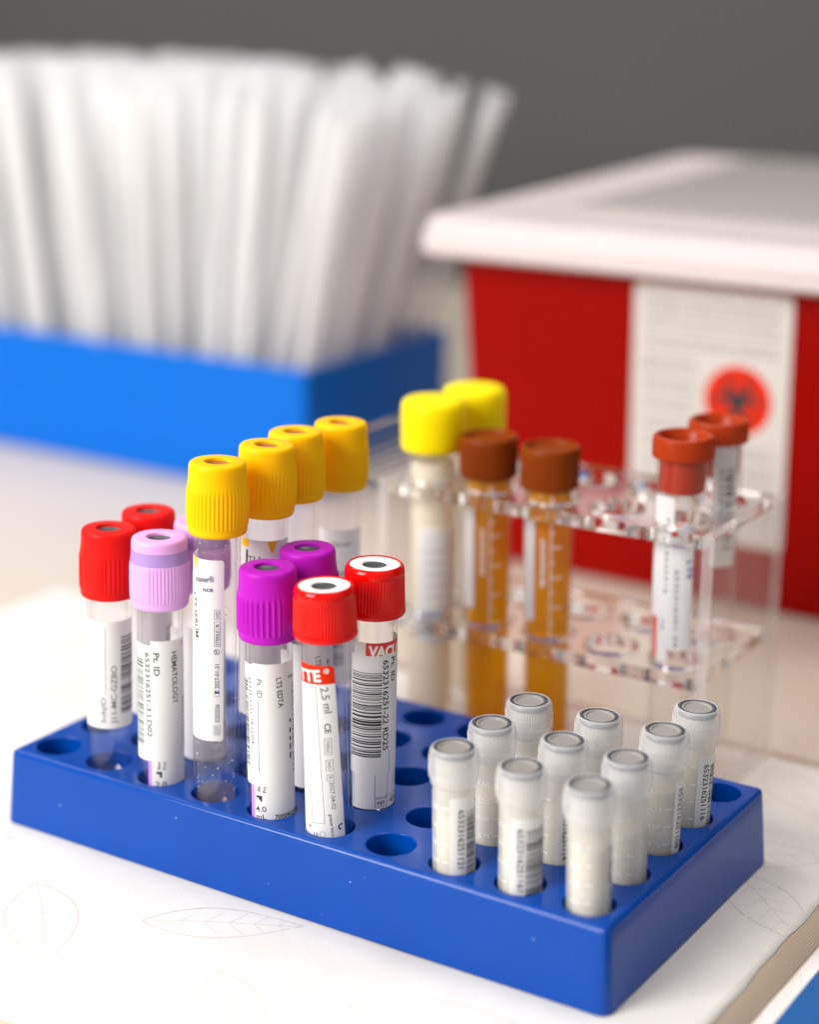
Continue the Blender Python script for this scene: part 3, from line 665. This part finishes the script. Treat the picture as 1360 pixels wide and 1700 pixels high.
CRYO = [
 ((7, 0), (-.0146, -.0087, .9999), 41.4, ca(-1.1, 1.5, 29.0, '6532316251121', (1.2, 25.8), (1.05, 9.2), 3.45, seed=1, g=(-3.4, 5.6)), 'vial at the front left corner of the vial group, number and barcode facing out'),
 ((8, 0), (-.0113, -.0061, .9999), 40.8, ca(-2.8, 1.5, 28.4, '6532316251161', (-.9, 25.8), (-.7, 8.4), 1.4, w_=12, seed=2, g=(-5.6, 5.2)), 'vial in the middle of the front row, wide barcode facing out'),
 ((9, 0), (-.0243, -.0119, .9996), 40.8, ca(5.1, 1.5, 29, '6532316251193', (11, 26), (11, 9), 5.5, w_=9, bu=9, seed=3, g=(-1.2, 5.6)), 'nearest vial at the rack front corner, plain cream side facing out'),
 ((7, 1), (-.0184, -.0104, .9998), 41.1, ca(7.5, 1.5, 29, '6532316251122', (9, 26), (9, 9), 11, seed=4, g=(.15, 5.2)), 'leftmost vial of the second row, white volume marks facing out'),
 ((8, 1), (.0169, .0087, .9998), 41.05, ca(-.8, 1.5, 28.3, '6532316251114', (.9, 24.5), (1.1, 8.9), 3.0, seed=5, g=(-4.8, 5.2)), 'second row vial between two others, bold number half hidden by the nearest vial'),
 ((9, 1), (-.0125, -.006, .9999), 40.9, ca(8.2, 1.5, 29, '6532316251107', (9.5, 26), (9.5, 9), 12, seed=6, g=(.3, 5.2)), 'second row vial at the right end, only volume marks facing out'),
 ((7, 2), (-.015, -.0075, .9998), 40.9, ca(8.2, 1.5, 29, '6532316251130', (9.5, 26), (9.5, 9), 12, seed=7, g=(.3, 5.2)), 'hindmost vial on the left, in front of the amber liquid tubes'),
 ((8, 2), (.02, .01, .9998), 41.0, ca(-4.5, 1.5, 26.5, '6532316251131', (-2, 25), (-2, 9), 0, seed=8, g=None), 'middle vial of the third row, clear neck above a white label'),
 ((9, 2), (.012, .0053, .9999), 41.5, ca(3.9, 1.5, 28.9, '6532316251108', (5.45, 26.2), (5.1, 8.7), 7.6, w_=10, seed=9, g=(1.2, 5.5)), 'third row vial whose number ends in 108, near the right edge of the rack'),
 ((9, 3), (.0179, .0075, .9998), 41.3, ca(1.45, 1.5, 29.0, '6532316251116', (3.2, 26.2), (3.1, 9.6), 5.5, w_=10, seed=10, g=(-.9, 5.1)), 'farthest vial, number ending in 116, beside the empty hole at the rack corner'),
]
for (ij, ax, L, art, lab) in CRYO:
    x, y = ij[0] * PITCH, GY[ij[1]]
    t = thing('cryovial', (x, y, H - DEP), lab, 'cryovial', 'frosted screw cap vials', ax, aim(x, y))
    obj('vial_body', cached('vb', vial_body), t); ct = obj('contents', cached('vc', vial_contents), t); ct.scale = (1, 1, rnd.uniform(.82, 1.08))
    c_ = obj('screw_cap', cached('vcap', vial_cap), t); c_.location = (0, 0, (L - 10.0) * S); c_.rotation_euler = (0, 0, rnd.uniform(0, 6))
    obj('gasket_ring', cached('vr', vial_ring), c_); obj('disc_insert', cached('vd', vial_disc), c_)
    obj('paper_label', art().build('paper_label', 5.72), t)

# ---------------------------------------------------------------- acrylic rack and its tubes
AX = [57.0 + 22.5 * k for k in range(5)]; AY = [121.5, 147.5]
rk = thing('acrylic_rack', (104.5, 135, 0), 'clear acrylic two shelf test tube rack standing behind the blue rack', 'tube rack')
def off(b): b.v = [(x - 104.5, y - 135, z) for x, y, z in b.v]; return b
def edged(me, axes):
    if not axes: return me
    for p in me.polygons:                       # sawn edges of the sheet are slightly frosted
        if max(abs(p.normal[a]) for a in axes) < 0.9: p.material_index = 1
    return me
def shelf(z0, z1, rad):
    b = MB(); full = {(i, j) for i in range(5) for j in range(2)}
    hole_plate(b, AX, AY, 49.1, 159.9, 107, 163, full, z1, rad, 40); hole_plate(b, AX, AY, 49.1, 159.9, 107, 163, full, z0, rad, 40, True)
    for i in AX:
        for j in AY:
            n = 40; vs = [(i + rad * math.cos(2 * math.pi * k / n - .75 * math.pi), j + rad * math.sin(2 * math.pi * k / n - .75 * math.pi), z) for z in (z0, z1) for k in range(n)]
            b.add(vs, [(k, n + k, n + (k + 1) % n, (k + 1) % n) for k in range(n)])
    bx = [49.1] + [(p + q) / 2 for p, q in zip(AX, AX[1:])] + [159.9]; by = [107, 134.5, 163]
    pts = [(bx[i] + (bx[i + 1] - bx[i]) * k / 10, 107) for i in range(5) for k in range(10)] + [(159.9, by[i] + (by[i + 1] - by[i]) * k / 10) for i in range(2) for k in range(10)]
    pts += [(bx[i + 1] + (bx[i] - bx[i + 1]) * k / 10, 163) for i in range(4, -1, -1) for k in range(10)] + [(49.1, by[i + 1] + (by[i] - by[i + 1]) * k / 10) for i in (1, 0) for k in range(10)]
    n = len(pts); b.add([(p[0], p[1], z) for z in (z0, z1) for p in pts], [(k, (k + 1) % n, n + (k + 1) % n, n + k) for k in range(n)], 0, False)
    return edged(off(b).mesh('shelf', ['acrylic'], recalc=True), ())
obj('shelf', shelf(85.8, 90, 9.1), rk); obj('shelf', shelf(40.8, 45, 9.1), rk)
for x0 in (45, 160):
    b = MB(); b.box(x0, x0 + 4, 106.5, 163.5, 0.05, 90.3); obj('side_panel', edged(off(b).mesh('side_panel', ['panel', 'edge'], bevel=.4), (0,)), rk)
b = MB(); b.box(49.1, 159.9, 107, 163, 0.05, 3.9); obj('base_plate', edged(off(b).mesh('base_plate', ['panel', 'edge'], bevel=.4), (2,)), rk)
b = MB()
n = 8
pr = [(44.9 - 27 * k / n, 88.5 + 9 * (k / n) ** 1.5) for k in range(n + 1)]
vs = [(x, y, z + dz) for (x, z) in pr for (y, dz) in ((108, 0), (162, 0), (162, -3), (108, -3))]
fs = []
for k in range(n):
    for q in range(4): fs.append((4 * k + q, 4 * k + (q + 1) % 4, 4 * k + 4 + (q + 1) % 4, 4 * k + 4 + q))
fs += [(0, 3, 2, 1), (4 * n, 4 * n + 1, 4 * n + 2, 4 * n + 3)]
b.add(vs, fs, 0, False); obj('end_flap', off(b).mesh('end_flap', ['acrylic']), rk)

def body16(L, Rr=7.8):
    def f():
        b = MB(); p = []
        for k in range(9): a = math.radians(90 * k / 8); p.append((Rr * math.sin(a), Rr - Rr * math.cos(a)))
        p.append((Rr, L)); p.append((Rr - .8, L)); ri = Rr - .8
        for k in range(8, -1, -1): a = math.radians(90 * k / 8); p.append((ri * math.sin(a), Rr - ri * math.cos(a)))
        b.lathe(p, 48); return b.mesh('tube_body', ['thin'])
    return cached(('b16', L, Rr), f)
def liquid(L, m_, Rr=6.9):
    def f():
        b = MB(); p = []
        for k in range(9): a = math.radians(90 * k / 8); p.append((Rr * math.sin(a), Rr + .9 - Rr * math.cos(a)))
        p += [(Rr, L), (Rr - .5, L - .4), (0, L - .4)]; b.lathe(p, 40); return b.mesh('liquid', [m_])
    return cached(('liq', L, m_), f)
def cap_mesh(key, prof, mats, ribs=0, amp=.12, n=None):
    def f():
        b = MB(); b.lathe(prof, n or (ribs * 5 if ribs else 56), 0, ribs); return b.mesh('cap', mats, recalc=False)
    return cached(key, f)
def amber_art():
    a = Art(); a.rect(-12.5, -4.6, 46, 82, 'label', L0, 1.0)
    a.line((.8, 34), (.8, 88), .35, 'whiteink', .05)
    for k in range(11): v = 36 + 5.0 * k; a.line((.8, v), (4.5 if k % 2 else 2.0, v), .4, 'whiteink', .055)
    a.text('MONOSYST', (-1.0, 58), (-1.0, 74), 1.5, 'whiteink', .05, .03)
    return a
BT = [
 (0, 0, 'yellow', 116.0, 'lemon yellow capped tube of pale cloudy liquid, front left of the acrylic rack'),
 (0, 1, 'yellow', 115.4, 'test tube with a lemon yellow cap behind the other yellow capped tube'),
 (1, 0, 'amber', 106.8, 'amber liquid tube with a brown cap, left one of the amber pair'),
 (2, 0, 'amber', 106.6, 'amber liquid tube with a brown cap, right one of the amber pair'),
 (4, 0, 'rust', 116.4, 'empty tube with rust brown hollow stopper and long white label, front right of acrylic rack'),
 (4, 1, 'rust', 116.2, 'empty tube with a rust brown hollow stopper in front of the biohazard label'),
]
for (i, j, kind, top, lab) in BT:
    x, y = AX[i], AY[j]; z0 = 4.0; L = top - z0
    g_ = {'yellow': 'yellow capped tubes', 'amber': 'amber liquid tubes', 'rust': 'rust stoppered tubes'}[kind]
    t = thing('test_tube', (x, y, z0), lab, 'test tube', g_, {'amber': (-.012, -.008, 1), 'yellow': (0, 0, 1), 'rust': (-.008, -.006, 1)}[kind], aim(x, y))
    if kind == 'yellow':
        obj('tube_body', body16(L - 3, 8.3), t); obj('liquid', liquid(L - 21, 'pale', 7.3), t)
        c_ = obj('cap', cap_mesh('capy', [(8.4, 0), (10.0, 0), (10.5, .6), (10.7, 2), (10.8, 12), (10.7, 14.5), (10.2, 16), (9.2, 16.8), (7, 17), (0, 17)], ['yellow']), t); c_.location = (0, 0, (L - 17) * S)
        a = Art(); a.rect(-5, 10, 30, 70, 'label', L0, 1); 
        for k in range(7): a.line((-3 + k * .4, 62 - 4 * k), (5, 62 - 4 * k), .5, 'paleink', L1)
        obj('paper_label', a.build('paper_label', 8.3), t)
    elif kind == 'amber':
        obj('tube_body', body16(L - 3), t); obj('liquid', liquid(L - 12, 'urine'), t)
        A_ = .10
        c_ = obj('cap', cap_mesh('capa', [(7.9, 0), (8.8, 0), (9.3, .5), (9.35, 1.2, A_), (9.45, 7, A_), (9.5, 11.5, A_), (9.45, 12.6, 0), (9.1, 13.3), (8.6, 13.5), (7.9, 13.3), (7.6, 12.4), (5.0, 11.9), (2, 12.2), (0, 12.2)], ['amber'], 60), t); c_.location = (0, 0, (L - 13.5) * S)
        b = MB(); b.lathe([(7.9, -2.6), (8.6, -2.4), (8.7, -1.6), (8.4, -.9), (7.9, -.6)], 48); obj('neck_flange', b.mesh('neck_flange', ['thin']), c_)
        obj('paper_label', amber_art().build('paper_label', 7.8), t)
    else:
        obj('tube_body', body16(L - 6, 8.0), t)
        c_ = obj('cap', cap_mesh('capr', [(9.0, 0), (9.5, .2), (9.55, 1), (9.5, 5.2), (9.2, 6.4), (8.6, 6.8), (7.8, 6.7), (7.3, 6.2), (6.6, 3.5), (5.6, .5), (3, -2), (0, -2.6)], ['rust']), t); c_.location = (0, 0, (L - 6.8) * S)
        b = MB(); b.lathe([(0, -10.8), (6.4, -10.8), (6.9, -10.3), (7.1, -9), (7.12, -.1), (9.0, -.02)], 48); obj('stopper', b.mesh('stopper', ['rustin']), c_)
        a = Art()
        if j == 0:
            a.rect(-2.5, 4.6, 46, 84.5, 'label', L0, .6); a.rect(-9.5, -1.8, 56, 94.5, 'label', L2, 1.0); a.rect(-6.2, -2.5, 42, 60, 'label', L0 + .02, .3)
            a.rect(-8.0, -6.6, 43, 63, 'redink', L1, .2); a.text('Pt. ID 6532316', (-4.3, 88), (-4.2, 64), 1.2, 'greyink', L3); a.text('6532316251-24', (-1.0, 72), (-.6, 47), 1.3, 'greyink', L1)
            a.text('MONO', (-2.2, 79), (1.8, 79), 1.3, 'blueink', L1, .03); a.text('LTS', (2.6, 75), (2.8, 69), 1.6, 'blueink', L1, .03); a.rect(-1.6, .6, 83.0, 86.2, 'redink', L1, .2); a.text('Bect', (-4.9, 60), (-4.9, 52), 1.4, 'blueink', L1)
        else:
            a.rect(-1.0, 7.5, 66, 105.5, 'label', L0, 1.0); a.barcode(3.0, 6.2, 70, 98, 'ink', L1, 4, .4); a.text('6532316251', (1.2, 98), (1.3, 76), 1.3, 'greyink', L1)
        obj('paper_label', a.build('paper_label', 8.0), t)

# ---------------------------------------------------------------- sharps container
sh = thing('sharps_container', (90, 400, 0), 'dark red sharps bin with a white lid and a biohazard label', 'sharps bin')
def rr(x0, x1, y0, y1, rad, k=6):
    pts = []
    for cx, cy_, a0 in ((x1 - rad, y1 - rad, 0), (x0 + rad, y1 - rad, 90), (x0 + rad, y0 + rad, 180), (x1 - rad, y0 + rad, 270)):
        for q in range(k + 1): a = math.radians(a0 + 90 * q / k); pts.append((cx + rad * math.cos(a), cy_ + rad * math.sin(a)))
    return pts
def loft(b, loops, mi=0, capb=True, capt=True):
    n = len(loops[0]); vs = [p for l in loops for p in l]; fs = []
    for r in range(len(loops) - 1):
        for k in range(n): fs.append((r * n + k, r * n + (k + 1) % n, (r + 1) * n + (k + 1) % n, (r + 1) * n + k))
    if capb: fs.append(list(range(n))[::-1])
    if capt: fs.append([(len(loops) - 1) * n + k for k in range(n)])
    b.add(vs, fs, mi, True)
def lp(x0, x1, y0, y1, rad, z): return [(x - 90, y - 400, z) for x, y in rr(x0, x1, y0, y1, rad)]
b = MB(); loft(b, [lp(-33, 216, 305, 520, 6, 0.0), lp(-34, 217, 304, 522, 7, 2.0), lp(-41, 224, 299, 540, 7, 133)]); obj('bin', b.mesh('bin', ['binred']), sh)
b = MB()
def lz(x0, x1, y0, y1, rad, zf, zb):
    return [(x - 90, y - 400, zf + (zb - zf) * (y - 282) / 270) for x, y in rr(x0, x1, y0, y1, rad)]
loft(b, [lz(-50, 236, 285, 549, 8, 134, 138), lz(-53, 239, 282, 552, 10, 136, 142), lz(-53, 239, 282, 552, 10, 143.5, 150), lz(-51.5, 237.5, 283.5, 550.5, 9, 144.5, 151), lz(-51, 237, 284, 550, 9, 149, 156), lz(-49, 235, 286, 548, 9, 150.5, 157.5), lz(-44, 225, 296, 538, 8, 151, 158), lz(-40, 221, 300, 534, 8, 149.5, 157)])
obj('lid', b.mesh('lid', ['lidwhite']), sh)
b = MB(); loft(b, [lz(-5, 195, 330, 520, 8, 149.2, 157), lz(-5, 195, 330, 520, 8, 152.5, 160), lz(-1, 191, 334, 516, 7, 153.5, 161)]); obj('lid_panel', b.mesh('lid_panel', ['lidpanel']), sh)
a = Art(); a.rect(-34, 34, -52, 52, 'notice', 0, 2)
r = random.Random(12)
for v in [46, 43.5, 41, 38, 35, 30, 27.5, 22, 19.5, 17, 12, 9.5, 4, 1.5, -4, -6.5, -12, -14.5, -20, -22.5, -27, -30, -36, -40]:
    u = -29.0
    lim = 29 if v > 24 else (-6 if v > -9 else 29)
    while u < lim:
        wv = r.uniform(1.5, 6); a.line((u, v), (min(u + wv, lim), v), r.choice((.9, 1.2)), 'noticeink', .08); u += wv + r.uniform(.5, 1.2)
a.ring((12.5, 8), 0, 14.4, 'orangeink', .12, n=48)
for ang in (90, 210, 330):
    c0 = (12.5 + 5.3 * math.cos(math.radians(ang)), 8 + 5.3 * math.sin(math.radians(ang)))
    a.ring(c0, 3.4, 5.8, 'ink', .2 + ang * 1e-4, ang + 40, ang + 320, 30)
a.ring((12.5, 8), 2.2, 4.3, 'ink', .26, n=30)
pl = lambda u, v, z: (-13 + u, -99.4 + (v - 0) * -0.0385 - z, 78 + v)
obj('warning_label', a.build('warning_label', None, place=pl), sh)

# ---------------------------------------------------------------- blue box of wrapped pipettes
bb = thing('storage_box', (-300, 388, 0), 'open bright blue box packed with wrapped pipettes', 'box')
def bl(x0, x1, y0, y1, rad, z): return [(x + 300, y - 388, z) for x, y in rr(x0, x1, y0, y1, rad, 4)]
b = MB(); X0, X1, Y0, Y1 = -470, -145.5, 332.5, 468
loft(b, [bl(X0, X1, Y0, Y1, 2, 0.0), bl(X0, X1, Y0, Y1, 2, 24), bl(X0 + 1.2, X1 - 1.2, Y0 + 1.2, Y1 - 1.2, 2, 26), bl(X0 + 1.2, X1 - 1.2, Y0 + 1.2, Y1 - 1.2, 2, 63.2), bl(X0 + 2, X1 - 2, Y0 + 2, Y1 - 2, 1.5, 64.2), bl(X0 + 3.5, X1 - 3.5, Y0 + 3.5, Y1 - 3.5, 1, 63.5), bl(X0 + 4, X1 - 4, Y0 + 4, Y1 - 4, 1, 4)])
obj('box_shell', b.mesh('box_shell', ['boxblue'], autosmooth=30), bb)
def wrapper():
    b = MB(); n = 16; loops = []
    for (z, wd, th) in ((0, 3.0, .4), (2, 3.2, 1.5), (60, 3.5, 2.4), (120, 4.0, 2.8), (150, 4.9, 3.8), (190, 5.8, 3.8), (203, 7.0, .5), (207, 7.2, .35)):
        loops.append([(wd * math.cos(2 * math.pi * k / n), th * math.sin(2 * math.pi * k / n), z) for k in range(n)])
    loft(b, loops); return b.mesh('wrapper', ['film'])
def pipette():
    b = MB(); b.lathe([(0, 3), (1.2, 3.2), (1.3, 40), (1.6, 60), (1.9, 130), (2.1, 142), (3.2, 150), (3.4, 160), (3.4, 188), (2.8, 194), (1.6, 197), (0, 197.5)], 14); return b.mesh('pipette', ['pip'])
PW, PP = wrapper(), pipette()
for me in (PW, PP): me.transform(Matrix.Diagonal((1, 1, 0.945, 1)))
for gy in range(10):
    for gx in range(29):
        x = -459 + gx * 10.2 + rnd.uniform(-6, 6); y = 345 + gy * 11.3 + rnd.uniform(-6, 6); y = min(max(y, 341), 458); x = min(x, -165)
        tx = (x + 300) / 140.0; ty = (y - 396) / 55
        lean = Vector((0.27 * tx ** 3 + 0.08 * tx + rnd.uniform(-.07, .07), 0.05 * ty + rnd.uniform(-.035, .035), 1))
        t = bpy.data.objects.new('wrapped_pipette', None); C.objects.link(t)
        qt = Vector((0, 0, 1)).rotation_difference(lean.normalized()) @ Quaternion((0, 0, 1), rnd.uniform(-1.5, 1.5))
        t.rotation_mode = 'QUATERNION'; t.rotation_quaternion = qt; t.location = Vector((x, y, 4.5 + rnd.uniform(0, 5))) * S
        tag(t, 'milky transfer pipette in a clear wrapper standing in the bright blue box', 'pipette', 'wrapped pipettes in the blue box')
        obj('wrapper', PW, t); obj('pipette', PP, t)
